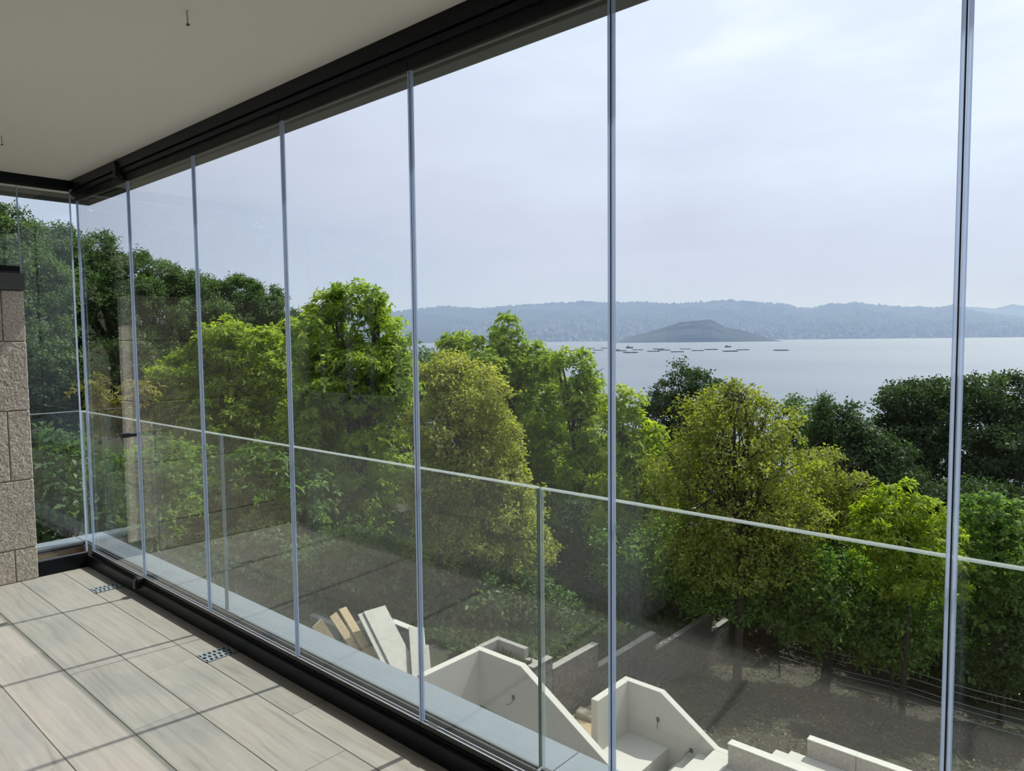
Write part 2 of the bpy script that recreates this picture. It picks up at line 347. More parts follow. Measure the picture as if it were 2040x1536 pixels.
# left stone wall, block by block
wl = struct(box(-.275, -.030, -1.55, -.335, 0, 1.832).build('wall_left', M['mortar']))
zs = [0, .208, .645, 1.085, 1.518, 1.837]
for i in range(5):
    ys = [-1.55, -1.02, -.445, -.325] if i % 2 == 0 else [-1.55, -1.25, -.68, -.325]
    for a, b in zip(ys, ys[1:]):
        k = box(-.29, -.02, a + .0025, b - (0 if b == -.325 else .0025), zs[i] + .003, zs[i + 1] - .003).build('stone_block', M['granite'], None, .004, loc=(-.15, (a + b) / 2, zs[i]))
        k.parent = wl
cp = thing('wall_cap', (-.16, -.94, 1.837), 'grey metal cap on the low granite wall, under the upper glass pane', 'wall cap')
box(-.31, .0, -1.55, -.318, 1.837, 1.94).build('cap_box', M['capgrey'], cp, .002)
box(-.09, -.03, -1.55, -.33, 1.94, 1.955).build('glazing_bead', M['black'], cp)

# outer soffit and gutter trim, coping
tr1 = struct(MB().box(-.72, 6.9, -.03, .24, ZC, ZC + .25).box(-.72, -.06, -1.55, -.03, ZC, ZC + .25).build('trim_1', M['ceiling']))
MB().box(-.62, 6.9, .10, .235, ZC - .012, ZC).box(-.62, -.50, -1.55, .10, ZC - .012, ZC).build('soffit_strip', M['soffit'], tr1)
MB().box(-.74, 6.9, .24, .31, ZC - .025, ZC + .25).box(-.74, -.67, -1.55, .24, ZC - .025, ZC + .25).build('gutter', M['gutter'], tr1)
tr2 = struct(MB().box(-.46, 6.7, .035, .205, -.3, .088).box(-.46, -.30, -1.55, .035, -.3, .088).build('trim_2', M['plaster']))
for a, b in ((-.475, 1.86), (1.86, 3.88), (3.88, 5.9), (5.9, 6.7)):
    k = box(a + .0015, b - .0015, .032, .205, .090, .112).build('coping_slab', M['coping'], None, .002, loc=((a + b) / 2, .12, .09)); k.parent = tr2
k = box(-.475, -.30, -1.55, .029, .090, .112).build('coping_slab', M['coping'], None, .002, loc=(-.39, -.7, .09)); k.parent = tr2
tr3 = struct(MB().box(-.30, -.292, -1.55, .032, .0, .086).box(-.292, -.04, .024, .032, 0, .086).build('trim_3', M['riser']))
box(-.302, -.286, -1.55, .030, .086, .094).build('edge_strip', M['anthracite'], tr3)
box(-.292, -.07, -1.55, .024, -.02, .004).build('gutter_tile', M['coping'], tr3)

# tracks
tt = thing('top_track', (2.9, 0, 2.47), 'long anthracite top track under the ceiling above the folding glass panels', 'track')
box(-.06, 6.66, -.033, .033, 2.505, ZC).build('channel', M['anthracite'], tt, .0015)
box(-.06, 6.66, -.024, .024, 2.474, 2.499).build('roller_rail', M['anthracite'], tt, .001)
box(-.06, 6.66, -.010, .010, 2.462, 2.506).build('groove_web', M['black'], tt)
bt = thing('bottom_track', (2.9, 0, 0), 'long black floor track under the folding glass panels', 'track')
box(-.03, 6.66, -.033, .03, 0, .0755).build('base_profile', M['anthracite'], bt, .002)
box(-.03, 6.66, -.014, .028, .0755, .084).build('guide_rail', M['black'], bt)
box(-.03, 6.66, .013, .031, .084, .101).build('outer_lip', M['anthracite'], bt, .001)
st = thing('top_track', (-.05, -.8, 2.505), 'short anthracite ceiling track meeting the long one above the far corner', 'track')
box(-.075, -.03, -1.55, -.033, 2.505, ZC).build('channel', M['anthracite'], st, .0015)
box(-.062, -.042, -1.55, -.033, 2.492, 2.505).build('roller_rail', M['black'], st)
sb = thing('bottom_track', (-.05, -.18, 0), 'short black floor profile between granite wall and far corner', 'track')
box(-.07, -.030, -.325, -.031, 0, .097).build('base_profile', M['anthracite'], sb, .002)

# folding glass panels
ords = ['first', 'second', 'third', 'fourth', 'fifth', 'sixth', 'seventh', 'eighth']
for n in range(8):
    x0 = n * W if n else -.02; x1 = (n + 1) * W
    lab = {0: 'clear folding glass panel with black handle, closest to the far corner',
           6: 'clear folding glass panel at the right edge, nearest the viewer',
           7: 'clear folding glass panel against the right wall'}.get(n, 'clear folding glass panel, %s counted from the far corner' % ords[n])
    pn = thing('folding_glass_panel', ((x0 + x1) / 2, 0, .087), lab, 'glass panel', 'folding panels of the glass front')
    box(x0 + .010, x1 - .010, -.005, .005, .098, 2.45).build('pane', M['folding_glass'], pn)
    box(x0 + .001, x1 - .001, -.011, .011, .087, .1055).build('bottom_clamp', M['bronze'], pn, .001)
    box(x0 + .001, x1 - .001, -.0095, -.0065, .1055, .1085).build('clamp_edge', M['brightedge'], pn)
    box(x0 + .001, x1 - .001, .0065, .0095, .1055, .1085).build('clamp_edge', M['brightedge'], pn)
    box(x0 + .001, x1 - .001, -.011, .011, 2.432, 2.466).build('top_clamp', M['anthracite'], pn, .001)
    for a, b in ((x0 + .0022, x0 + .010), (x1 - .010, x1 - .0022)):
        s_ = box(a, b, -.0065, .0065, .1085, 2.432).build('edge_seal', M['seal'], pn, .0015)
    if n < 7: box(x1 - .0022, x1 + .0002, -.004, .004, .1085, 2.432).build('gasket', M['anthracite'], pn)
    if n == 4: box(3.36, 3.41, -.0061, -.0051, .111, .121).build('maker_plate', M['steel'], pn)
    if n == 0:
        h = MB().box(.772, .818, -.085, -.046, .948, .974).build('handle', M['black'], pn, .003)
        box(.775, .815, -.046, -.004, .950, .972).build('handle_mount', M['bronze'], h, .002)
        lk = MB().box(.755, .795, -.052, -.020, 2.452, 2.520).box(.735, .815, -.035, -.012, 2.452, 2.470).build('top_latch', M['black'], pn, .003)
        MB().box(.760, .785, -.05, -.03, 2.52, 2.545).build('latch_stem', M['anthracite'], lk, .002)
        MB().box(.79, .845, -.045, -.011, .082, .108).box(.80, .835, -.06, -.030, .045, .10).build('bottom_lock', M['black'], pn, .003)

# side glass
p1 = thing('side_glass_panel', (-.05, -.17, .097), 'tall clear side pane between granite wall and far corner', 'glass panel')
box(-.056, -.046, -.322, -.034, .10, 2.50).build('pane', M['folding_glass'], p1)
for a, b in ((-.329, -.322), (-.034, -.027)): box(-.058, -.044, a, b, .10, 2.50).build('edge_seal', M['seal'], p1, .0015)
p2 = thing('side_glass_panel', (-.05, -.94, 1.955), 'upper clear side pane standing on the capped granite wall', 'glass panel')
box(-.056, -.046, -1.55, -.331, 1.985, 2.50).build('pane', M['folding_glass'], p2)
box(-.066, -.036, -1.55, -.333, 1.955, 1.988).build('bottom_clamp', M['anthracite'], p2, .001)

# outer glass balustrade
def balu(x0, x1, lab, side=False):
    if side:
        b = thing('glass_balustrade', (-.31, (x0 + x1) / 2, .112), lab, 'balustrade', 'outer balustrade panes')
        box(-.318, -.302, x0, x1, .112, 1.028).build('pane', M['balustrade_glass'], b)
        box(-.318, -.302, x0, x1, 1.028, 1.033).build('polished_edge', M['glassedge'], b)
        box(-.319, -.301, x1 - .004, x1 + .001, .112, 1.028).build('end_edge', M['glassedge'], b)
        return
    b = thing('glass_balustrade', ((x0 + x1) / 2, .054, .112), lab, 'balustrade', 'outer balustrade panes')
    box(x0, x1, .046, .062, .112, 1.028).build('pane', M['balustrade_glass'], b)
    box(x0, x1, .046, .062, 1.028, 1.033).build('polished_edge', M['glassedge'], b)
    box(x1 - .0015, x1, .0455, .0625, .112, 1.028).build('end_edge', M['glassedge_dark'], b)
    box(x0, x0 + .0015, .0455, .0625, .112, 1.028).build('end_edge', M['glassedge'], b)
    box(x0, x1, .040, .0455, .112, .118).build('foot_seal', M['capgrey'], b)
balu(-.30, 1.738, 'short glass balustrade pane starting at the far corner')
balu(1.742, 3.838, 'middle glass balustrade pane in front of the round olive tree')
balu(3.850, 5.95, 'glass balustrade pane at right, in front of the bay')
balu(-1.55, .055, 'narrow glass balustrade pane beyond the side glass at left', True)

# floor drains
def drain(x0, x1, lab):
    d = thing('floor_drain', ((x0 + x1) / 2, -.11, 0), lab, 'drain', 'floor drains along the track')
    y0, y1 = -.192, -.036
    box(x0, x1, y0, y1, 0, .0012).build('slot_shade', M['slot_shade'], d)  # black sheet stands in for the shaded hollow below the bars
    fr = MB().box(x0, x1, y0, y0 + .005, 0, .004).box(x0, x1, y1 - .005, y1, 0, .004).box(x0, x0 + .005, y0, y1, 0, .004).box(x1 - .005, x1, y0, y1, 0, .004)
    fr.build('frame', M['steel'], d)
    for k in range(2): xx = x0 + (x1 - x0) * (k + 1) / 3; box(xx - .005, xx + .005, y0 + .005, y1 - .005, .0012, .0038).build('long_bar', M['steel'], d)
    for r in range(3):
        a = x0 + (x1 - x0) * r / 3; b = x0 + (x1 - x0) * (r + 1) / 3
        for k in range(6):
            yy = y0 + .014 + k * .024 + (.008 if r % 2 else 0)
            box(a, b, yy, yy + .011, .0012, .0036).build('cross_bar', M['steel'], d)
drain(.482, .590, 'small metal floor drain grate closest to the far corner')
drain(1.912, 2.018, 'small metal floor drain grate nearer the viewer')

# screws hanging from ceiling
def screw(px, py, dx, lab):
    p = atz(px, py, ZC); s_ = thing('ceiling_screw', p, lab, 'screw', 'screws sticking out of the ceiling')
    x, y, z = p
    MB().tube([(x, y, z + .004), (x + dx * .5, y, z - .022), (x + dx, y, z - .044)], [.0022, .0024, .0024], 8).build('shank', M['steel'], s_, smooth=True)
    MB().tube([(x + dx, y, z - .043), (x + dx * 1.05, y, z - .046), (x + dx * 1.1, y, z - .048)], [.003, .006, .0062], 10).build('head', M['capgrey'], s_)
    MB().tube([(x, y, z - .001), (x, y, z)], [.008, .009], 10).build('plug_collar', M['ceiling'], s_)
screw(372, 20, .004, 'metal screw hanging from the ceiling near the top track')
screw(3, 270, 0, 'metal screw hanging from the ceiling at the left edge')

# ================================================================== GARDEN GROUND
XB = -3.36
def gz(x, y):
    r = -6.25 - .2 * np.maximum(0, y - 10.3) - .22 * np.maximum(0, y - 22) - .35 * np.maximum(0, y - 38)
    l = -5.0 - .1 * np.maximum(0, y - 9) + .12 * np.maximum(0, -x - 9) - .22 * np.maximum(0, y - 24) - .3 * np.maximum(0, y - 38)
    tops = np.where(y < 9.1, -4.95, np.where(y < 10.66, -5.2, np.where(y < 13.05, -5.72, np.where(y < 16, -6.17, -6.6))))
    k = np.clip((XB - x) / 4., 0, 1); lb = tops * (1 - k) + l * k
    kk = np.clip((y - 16) / 5., 0, 1)
    lft = np.where(y < 16, lb, (lb * (1 - kk) + l * kk))
    s = np.clip((y - 17) / 4., 0, 1) * np.clip((x - XB + 3) / 6., 0, 1)
    z = np.where(x < XB, lft, r)
    far = np.clip((y - 17) / 3., 0, 1); k2 = np.clip((XB - x + 3) / 6., 0, 1)
    z = np.where(y > 17, (1 - far) * z + far * (r * (1 - k2) + l * k2), z)
    return np.maximum(z, -33)
gx = sorted(set([-90, -70, -55, -45, -38, -32, -27, -23] + [round(v, 2) for v in np.arange(-20, 10.01, .6)] + [XB - .06, XB + .02, 12, 15, 20, 26, 34, 45, 60, 80]))
gy = sorted(set([-60, -45, -34, -26, -20, -15, -11, -8, -5, -3, -1, 0, 1.0, 2, 3, 4, 5] + [round(v, 2) for v in np.arange(5.6, 24, .55)] + [9.09, 9.11, 10.65, 10.67, 13.04, 13.06, 24, 25.5, 27, 29, 31, 34, 38, 44, 52, 62, 75, 90, 110, 130]))
X, Y = np.meshgrid(gx, gy); Z = gz(X, Y)
rr = np.random.RandomState(3); Z = Z + np.where((X > XB) & (Y < 11.2) & (X < 3.5), 0, rr.uniform(-.05, .05, Z.shape)); nx, ny = len(gx), len(gy)
Z = np.where((X > -2.3) & (X < 3.4) & (Y < 10.25), -7.2, np.where((X > XB) & (Y < 9.1), Z - .9, Z)); Z = np.where((X > XB - 1.3) & (Y < 8.2), -6.95, Z); Z = Z + np.where((Y < 0) & (X < -4), np.minimum(9, -.35 * Y), 0)      # stair well dug out below the walls; unseen left slope raised against mirrored sky
gm = MB(); gm.v = [tuple(p) for p in np.stack([X, Y, Z], -1).reshape(-1, 3)]
gm.f = [(j * nx + i, j * nx + i + 1, (j + 1) * nx + i + 1, (j + 1) * nx + i) for j in range(ny - 1) for i in range(nx - 1)]
ground = struct(gm.build('ground', M['soil'])); ground['label'] = 'brown leaf strewn garden slope below the balcony'

# ================================================================== STAIR WALLS AND STEPS
def parapet(name, lab, pts_top, zb, y0, y1, wing):
    t_ = thing(name, (pts_top[0][0], y0, zb), lab, 'wall')
    out = list(pts_top) + [(pts_top[-1][0], zb), (pts_top[0][0], zb)]
    MB().prism(out, y0, y1).build('sloping_wall', M['plaster'], t_, .006)
    xa, xb, ya, yb, zt = wing
    box(xa, xb, ya, yb, zb, zt).build('wing_wall', M['plaster'], t_, .006)
    return t_
w2 = parapet('stair_parapet', 'lower white stair parapet wall with sloping top and cable stubs',
             [(-2.37, -5.28), (-1.49, -5.28), (-.36, -5.99), (-.10, -5.99)], -6.9, 10.13, 10.28, (-2.37, -2.22, 9.08, 10.13, -5.28))
w1 = parapet('stair_parapet', 'upper white stair parapet wall with sloping top, just outside the coping',
             [(-4.53, -4.6), (-3.31, -4.6), (-1.39, -5.71), (-.2, -6.40)], -6.9, 8.14, 8.29, (-4.53, -4.38, 6.66, 8.14, -4.6))
def cable(par, px, py, y, pts):
    c = aty(px, py, y)
    b = box(c[0] - .035, c[0] + .035, y - .012, y + .005, c[2] - .04, c[2] + .04).build('socket_box', M['cable'], par)
    P = [aty(a, b_, y - .03 - .03 * k) for k, (a, b_) in enumerate(pts)]
    MB().tube([(c[0], y - .01, c[2])] + P, .008, 6).build('cable_stub', M['cable'], par, smooth=True)
cable(w1, 1023, 1389, 8.14, [(1021, 1397), (1017, 1402), (1009, 1404)])
cable(w1, 1078, 1473, 8.14, [(1076, 1477), (1073, 1480)])
cable(w2, 1311, 1433, 10.13, [(1310, 1440), (1309, 1447), (1310, 1453)])
cable(w2, 1377, 1495, 10.13, [(1373, 1497), (1368, 1499), (1364, 1504)])
ld = thing('stair_landing', (-1.8, 9.6, -6.9), 'white concrete landing enclosed by the lower stair parapet', 'landing')
box(-2.22, -1.31, 8.29, 10.13, -6.9, -6.30).build('landing_slab', M['plaster'], ld, .005)
box(-1.31, -.2, 8.29, 10.13, -7.0, -6.86).build('sunken_floor', M['plaster'], ld)
stp = thing('garden_stairs', (-.9, 9.2, -6.9), 'white concrete steps climbing beside the lower stair parapet', 'stairs')
sx = [-1.62, -1.33, -.99, -.70, -.39]; sz = [-6.67, -6.50, -6.32, -6.16, -5.99]
sx[0] = -1.30
for i in range(5):
    a = sx[i]; b = sx[i + 1] if i < 4 else .0
    if i == 0: a, b = -1.25, -1.0; 
    box(-1.28 + i * .30 - .30 if False else (-1.25 if i == 0 else [-1.25, -1.12, -.94, -.68, -.39][i]), .0, 8.29, 10.129, -6.9 if i == 0 else sz[i - 1], sz[i]).build('step', M['plaster'], stp, .004)
l1 = thing('stair_landing', (-3.4, 7.4, -6.9), 'white concrete landing behind the upper stair parapet, mostly hidden by the coping', 'landing')
box(-4.38, -2.6, 5.6, 8.14, -6.9, -6.66).build('landing_slab', M['plaster'], l1, .005)
# parapets of the upper path
pa = thing('stone_parapet', (.6, 9.93, -6.3), 'low grey stone parapet with pale top beside the white steps', 'parapet', 'low stone parapets')
box(.0, 2.2, 9.86, 10.02, -6.4, -5.62).build('parapet_body', M['parapet'], pa, .004)
box(-.006, 2.206, 9.853, 10.027, -5.62, -5.60).build('parapet_top', M['parapet_top'], pa)
pb = thing('stone_parapet', (1.8, 10.97, -6.3), 'low grey stone parapet with pale top, farthest right by the garden', 'parapet', 'low stone parapets')
box(1.0, 1.80, 10.90, 11.05, -6.4, -5.62).build('parapet_body', M['parapet'], pb, .004)
box(1.81, 3.4, 10.90, 11.05, -6.4, -5.62).build('parapet_body', M['parapet'], pb, .004)
box(.994, 1.803, 10.893, 11.057, -5.62, -5.60).build('parapet_top', M['parapet_top'], pb)
box(1.807, 3.406, 10.893, 11.057, -5.62, -5.60).build('parapet_top', M['parapet_top'], pb)
us = thing('garden_stairs', (.8, 10.45, -6.4), 'short white steps between the two low stone parapets', 'stairs')
for i, (a, zt) in enumerate(((.0, -6.12), (.45, -6.0), (.72, -5.92))):
    box(a, 3.4, 10.027, 10.893 if i < 2 else 10.893, -6.4 if i == 0 else (-6.12, -6.0)[i - 1], zt).build('step', M['plaster'], us, .004)
pt = struct(MB().box(.0, 3.4, 8.29, 9.853, -6.4, -6.05).build('path_paving', M['plaster']))
fc = struct(MB().box(-.46, 14, -.9, -.3, -7.2, -.3).build('bounce_facade', M['wallpaint'])); fc['label'] = 'unseen pale house front below the balcony, added to bounce light'  # unseen front, added so its sunlit face fills the shaded stair walls
ap = struct(MB().box(-1.2, 14, -.3, 8.1, -7.1, -6.86).build('bounce_paving', M['greywall'])); ap['label'] = 'unseen grey yard at the foot of the house, added to bounce light'  # out of view, added to throw light back up from the ground
# sand bed and footing between the walls
struct(MB().prismx([(8.32, -6.62), (8.32, -6.02), (9.3, -6.18), (10.35, -6.22), (10.35, -6.62)], XB + .02, -2.38).build('sand_bed', M['sand'])).__setitem__('label', 'sandy ground strip between the white walls')
ft = thing('concrete_footing', (-2.9, 9.95, -6.3), 'rough concrete footing strip at the base of the block wall', 'footing')
MB().obox((-2.84, 9.88, -6.2), (.40, .05, -.03), (-.03, .12, 0), (0, 0, .10)).build('footing_strip', M['footing'], ft, .02)

# stepped concrete block wall
bw = thing('block_wall', (XB, 12.5, -7.6), 'stepped grey concrete block wall running down the garden', 'wall')
segs = [(8.50, 9.10, -4.77), (9.10, 10.66, -5.01), (10.66, 13.05, -5.53), (13.05, 16.0, -5.97), (16.0, 17.1, -6.45)]
proto = {}
for (a, b, zt) in segs:
    zb = float(gz(np.array(XB + .1), np.array(b))) - .25
    nrow = int((zt - zb) / .2) + 1
    for r_ in range(nrow):
        z1 = zt - .2 * r_; z0 = z1 - .2
        y = a - (.2 if r_ % 2 else 0)
        while y < b - .01:
            ya, yb_ = max(a, y), min(b, y + .4)
            if yb_ - ya > .03:
                ln = round(yb_ - ya, 3)
                if ln not in proto:
                    mm_ = box(-.075, .075, .004, ln - .004, .004, .196).build('block', M['block'], None, .006)
                    proto[ln] = mm_.data; bpy.data.objects.remove(mm_)
                k = bpy.data.objects.new('block', proto[ln]); COL.objects.link(k); k.parent = bw
                k.location = Vector((XB - .01 + random.uniform(-.004, .004), ya, z0)) - bw.location
            y += .4
    box(XB - .075, XB + .055, a + .005, b - .005, zb, zt - .01).build('mortar_core', M['mortar'], bw)
    box(XB - .088, XB + .068, a + .001, b - .001, zt, zt + .012).build('mortar_cap', M['greywall'], bw)
# grey enclosure behind the upper parapet
ge = thing('grey_enclosure', (-4.1, 8.6, -5.2), 'small grey rendered enclosure corner behind the upper white parapet', 'wall')
box(-4.56, -4.44, 8.30, 8.87, -5.2, -4.60).build('side_wall', M['greywall'], ge, .005)
box(-4.44, -3.73, 8.75, 8.87, -5.2, -4.60).build('front_wall', M['greywall'], ge, .005)
box(-3.73, -3.47, 8.75, 8.87, -5.2, -4.80).build('low_wall', M['greywall'], ge, .005)
# left enclosure where boards lean
le = thing('grey_enclosure', (-6.9, 7.9, -5.1), 'grey rendered wall with pale top behind the leaning slabs', 'wall')
box(-7.6, -6.2, 7.90, 8.05, -5.2, -4.62).build('wall_body', M['greywall'], le, .005)
box(-7.61, -6.19, 7.89, 8.06, -4.62, -4.59).build('pale_top', M['parapet_top'], le)
box(-8.9, -7.6, 7.2, 7.35, -5.2, -4.75).build('return_wall', M['greywall'], le, .005)
box(-7.75, -7.6, 7.2, 8.05, -5.2, -4.75).build('return_wall', M['greywall'], le, .005)

def lean(name, part, lab, cat, top_l, top_r, bot, zt, zb, th, mt, grp=None, back=0, side=0):
    A = Vector(atz(*top_l, zt)); B = Vector(atz(*top_r, zt)); Cb = Vector(atz(*bot, zb))
    mid = (A + B) / 2; wv = (B - A) * 1.35; down = Cb - mid
    wv = wv - down * (wv.dot(down) / down.length_squared)
    nrm = wv.cross(down).normalized()
    if nrm.y < 0: nrm = -nrm
    sh = nrm * back + wv * side; mid += sh; Cb += sh
    c = (mid + Cb) / 2
    o = thing(name, Cb, lab, cat, grp)
    MB().obox(c, wv * .5, nrm * th * .5, down * .5).build(part, mt, o, .004)
    return o
lean('timber_board', 'board', 'short wide timber board leaning below the coping, leftmost of three', 'board', (622, 1244), (640, 1238), (690, 1330), -3.9, -4.95, .03, M['timber'], 'boards leaning in the garden')
lean('timber_board', 'board', 'narrow blotched timber board leaning between two other boards', 'board', (657, 1226), (669, 1222), (735, 1335), -3.9, -4.95, .03, M['timber'], 'boards leaning in the garden')
lean('timber_board', 'board', 'long narrow timber board leaning beside the grey slabs', 'board', (676, 1214), (687, 1210), (762, 1345), -3.9, -4.95, .045, M['timber'], 'boards leaning in the garden')
lean('porcelain_slab', 'slab', 'wide pale grey slab leaning in front of another slab', 'slab', (730, 1218), (761, 1207), (815, 1350), -3.9, -4.95, .025, M['slab'], 'slabs leaning on the grey wall')
lean('porcelain_slab', 'slab', 'pale grey slab leaning behind the wide slab, its edge showing', 'slab', (730, 1218), (761, 1207), (815, 1350), -3.9, -4.95, .025, M['slab'], 'slabs leaning on the grey wall', .045, -.22)
lean('porcelain_slab', 'slab', 'upright pale grey slab at the right end of the grey wall', 'slab', (818, 1253), (840, 1247), (838, 1362), -4.3, -5.0, .03, M['slab'], 'slabs leaning on the grey wall')
lean('porcelain_slab', 'slab', 'short pale grey slab beside the upper white parapet', 'slab', (842, 1286), (852, 1284), (854, 1362), -4.5, -5.0, .03, M['slab'], 'slabs leaning on the grey wall')

# wire fence
fe = thing('wire_fence', (1, 16.9, -7.6), 'thin wire fence in front of the dark trees at right', 'fence')
for zz in (-6.45, -6.62, -6.85, -6.98, -7.2):
    P = [(x, 16.9 + .03 * math.sin(x), zz - .05 * math.sin((x + 1.8) * 1.1) ** 2) for x in np.arange(-1.8, 6.1, .4)]
    MB().tube(P, .006, 5).build('wire', M['wire'], fe)
for x in (-1.8, .9, 3.6, 6.0): MB().tube([(x, 16.92, -7.75), (x, 16.92, -6.35)], .03, 8).build('post', M['bark'], fe)

# ================================================================== TREES
RNG = np.random.RandomState(11)
def unit(v): return v / np.maximum(np.linalg.norm(v, axis=-1, keepdims=True), 1e-9)
def leaf_mesh(name, P, D, S, Nn, L, Wd, tint, m, parent):
    n = len(P)
    fold = Nn * (Wd * .22)[:, None]
    V = np.empty((n, 4, 3))
    V[:, 0] = P; V[:, 2] = P + D * L[:, None] - np.array([0, 0, 1.]) * (L * .12)[:, None]
    mid = P + D * (L * .48)[:, None]
    V[:, 1] = mid + S * (Wd * .5)[:, None] + fold; V[:, 3] = mid - S * (Wd * .5)[:, None] + fold
    V = V.reshape(-1, 3) - np.array(wloc(parent)) if parent else V.reshape(-1, 3)
    me = bpy.data.meshes.new(name); me.vertices.add(4 * n); me.vertices.foreach_set('co', V.astype(np.float32).ravel())
    me.loops.add(4 * n); me.loops.foreach_set('vertex_index', np.arange(4 * n, dtype=np.int32))
    me.polygons.add(n); me.polygons.foreach_set('loop_start', np.arange(0, 4 * n, 4, dtype=np.int32))
    me.update(calc_edges=True)
    a = me.attributes.new('tint', 'FLOAT', 'FACE'); a.data.foreach_set('value', tint.astype(np.float32))
    me.materials.append(m)
    o = bpy.data.objects.new(name, me); COL.objects.link(o); o['kind'] = 'stuff'
    if parent: o.parent = parent
    return o
STY = {  # leaf length, width, leaves per spray, spray angle range, clump radius
    'chestnut': (.195, .066, 7, (55, 105), .42), 'oak': (.145, .088, 6, (25, 105), .60), 'maple': (.095, .062, 5, (30, 110), .28), 'smallchestnut': (.15, .055, 7, (55, 105), .26),
    'shrub': (.14, .07, 6, (25, 100), .30), 'conifer': (.16, .03, 8, (20, 70), .22)}
NLEAF = [0]
def crown(lobes, d, style, cov):
    L0, W0, k, (t0, t1), cr_ = STY[style]
    out = [[] for _ in range(7)]; cents = []
    for lb in lobes:
        px, py, rx, ry = lb[:4]; dd = lb[4] if len(lb) > 4 else d
        if len(lb) == 6: c = np.array(lb[3:]); a, b = lb[1], lb[2]; dd = 30.; rx, ry = a * FPX / dd, b * FPX / dd   # ('w', radius, half height, x, y, z)
        else: c = atd(px, py, dd); a = rx * dd / FPX; b = ry * dd / FPX
        if px == 'w': px, py = 1., 2.
        rad = np.array([a, a, b]); cents.append((c, rad))
        leafpx = .5 * L0 * W0 * (FPX / dd) ** 2
        nl = int(1.35 * cov * math.pi * rx * ry / leafpx); ns = max(8, nl // k)
        ncl = max(6, int(3.2 * a * (a + b) / (cr_ * cr_)))
        dirs = unit(RNG.normal(size=(ncl, 3)) + np.array([0, 0, .25]))
        cl = c + dirs * rad * RNG.uniform(.72, 1.0, (ncl, 1)) * (1 + .10 * np.sin(dirs[:, :1] * 5 + px) * np.cos(dirs[:, 2:] * 4 + py))
        csz = cr_ * RNG.uniform(.5, 1.1, ncl)
        idx = RNG.randint(0, ncl, ns)
        off = unit(RNG.normal(size=(ns, 3))) * (RNG.uniform(0, 1, (ns, 1)) ** .5) * csz[idx][:, None] * np.array([1, 1, .62])
        sp = cl[idx] + off
        inner = RNG.uniform(0, 1, ns) < .16
        sp[inner] = c + unit(RNG.normal(size=(inner.sum(), 3))) * rad * RNG.uniform(.2, .75, (inner.sum(), 1))
        ax = unit(unit((sp - c) / rad) * .55 + off / csz[idx][:, None] * .5 + np.array([0, 0, .55]) + RNG.normal(size=(ns, 3)) * .3)
        st_ = np.clip(.5 + RNG.normal(size=ncl) * .16, 0, 1)[idx] + RNG.normal(size=ns) * .12
        n = ns * k
        P = np.repeat(sp, k, 0); A = np.repeat(ax, k, 0)
        th = np.radians(RNG.uniform(t0, t1, n)); ph = RNG.uniform(0, 2 * math.pi, n)
        e1 = unit(np.cross(A, RNG.normal(size=(n, 3)))); D = A * np.cos(th)[:, None] + e1 * np.sin(th)[:, None]
        if 'chestnut' not in style:
            P = P + RNG.normal(size=(n, 3)) * L0 * .6
        S = unit(np.cross(D, A + RNG.normal(size=(n, 3)) * .35)); Nn = np.cross(S, D)
        sc_ = RNG.uniform(.65, 1.2, n)
        for q, v in zip(out, (P, D, S, Nn, L0 * sc_, W0 * sc_, np.clip(np.repeat(st_, k) + RNG.normal(size=n) * .12, 0, 1))): q.append(v)
    return [np.concatenate(q) for q in out], cents
def tree(name, lab, cat, d, lobes, style, lm, cov=6, trunk=.16, group=None, nbr=9, bare=0, basepx=None):
    arr, cents = crown(lobes, d, style, cov); NLEAF[0] += len(arr[0])
    cc = np.mean([c for c, _ in cents], 0)
    bx, by = (cc[0], cc[1]) if basepx is None else tuple(atd(basepx[0], basepx[1], d)[:2])
    bz = float(gz(np.array(bx), np.array(by))) - .05
    t_ = thing(name, (bx, by, bz), lab, cat, group)
    leaf_mesh('foliage', *arr, M[lm], t_)
    mb = MB(); top = max(cents, key=lambda q: q[0][2]); tp = top[0]
    hh = tp[2] - bz; low = min(c[2] - r[2] * .6 for c, r in cents); fork = bz + max(.15 * hh, min(.55 * hh, (low - bz)))
    f = Vector((bx + .1, by, fork)); tv = Vector(tp)
    mb.tube([(bx, by, bz - .3), (bx + .05, by + .03, (bz + fork) / 2), f, f.lerp(tv, .5) + Vector((RNG.normal() * .12, RNG.normal() * .12, 0)), tv], [trunk * 1.25, trunk, trunk * .85, trunk * .5, trunk * .15], 9)
    mb.build('trunk', M['bark'], t_, smooth=True)
    bb = MB()
    for i in range(nbr):
        c, r = cents[i % len(cents)]
        e = Vector(c + unit(RNG.normal(size=3)) * r * RNG.uniform(.3, .85)); s0 = f.lerp(tv, RNG.uniform(0, .7))
        if (e - s0).length < .3: continue
        m_ = s0.lerp(e, .5) + Vector((RNG.normal() * .15, RNG.normal() * .15, .12 * (e - s0).length))
        rr_ = trunk * RNG.uniform(.3, .5)
        bb.tube([s0, m_, e], [rr_, rr_ * .6, rr_ * .2], 6)
        for q in range(3 + bare):
            u = RNG.uniform(.35, 1); p0 = m_.lerp(e, u); dv = Vector(unit(RNG.normal(size=3))) + (e - s0).normalized() * .8 + Vector((0, 0, .5))
            ln = RNG.uniform(.4, 1.0) * max(r) * .9
            bb.tube([p0, p0 + dv.normalized() * ln * .5 + Vector((0, 0, .03)), p0 + dv.normalized() * ln], [rr_ * .3, rr_ * .2, rr_ * .06], 4)
    if bb.v: bb.build('branches', M['bark'], t_, smooth=True)
    return t_

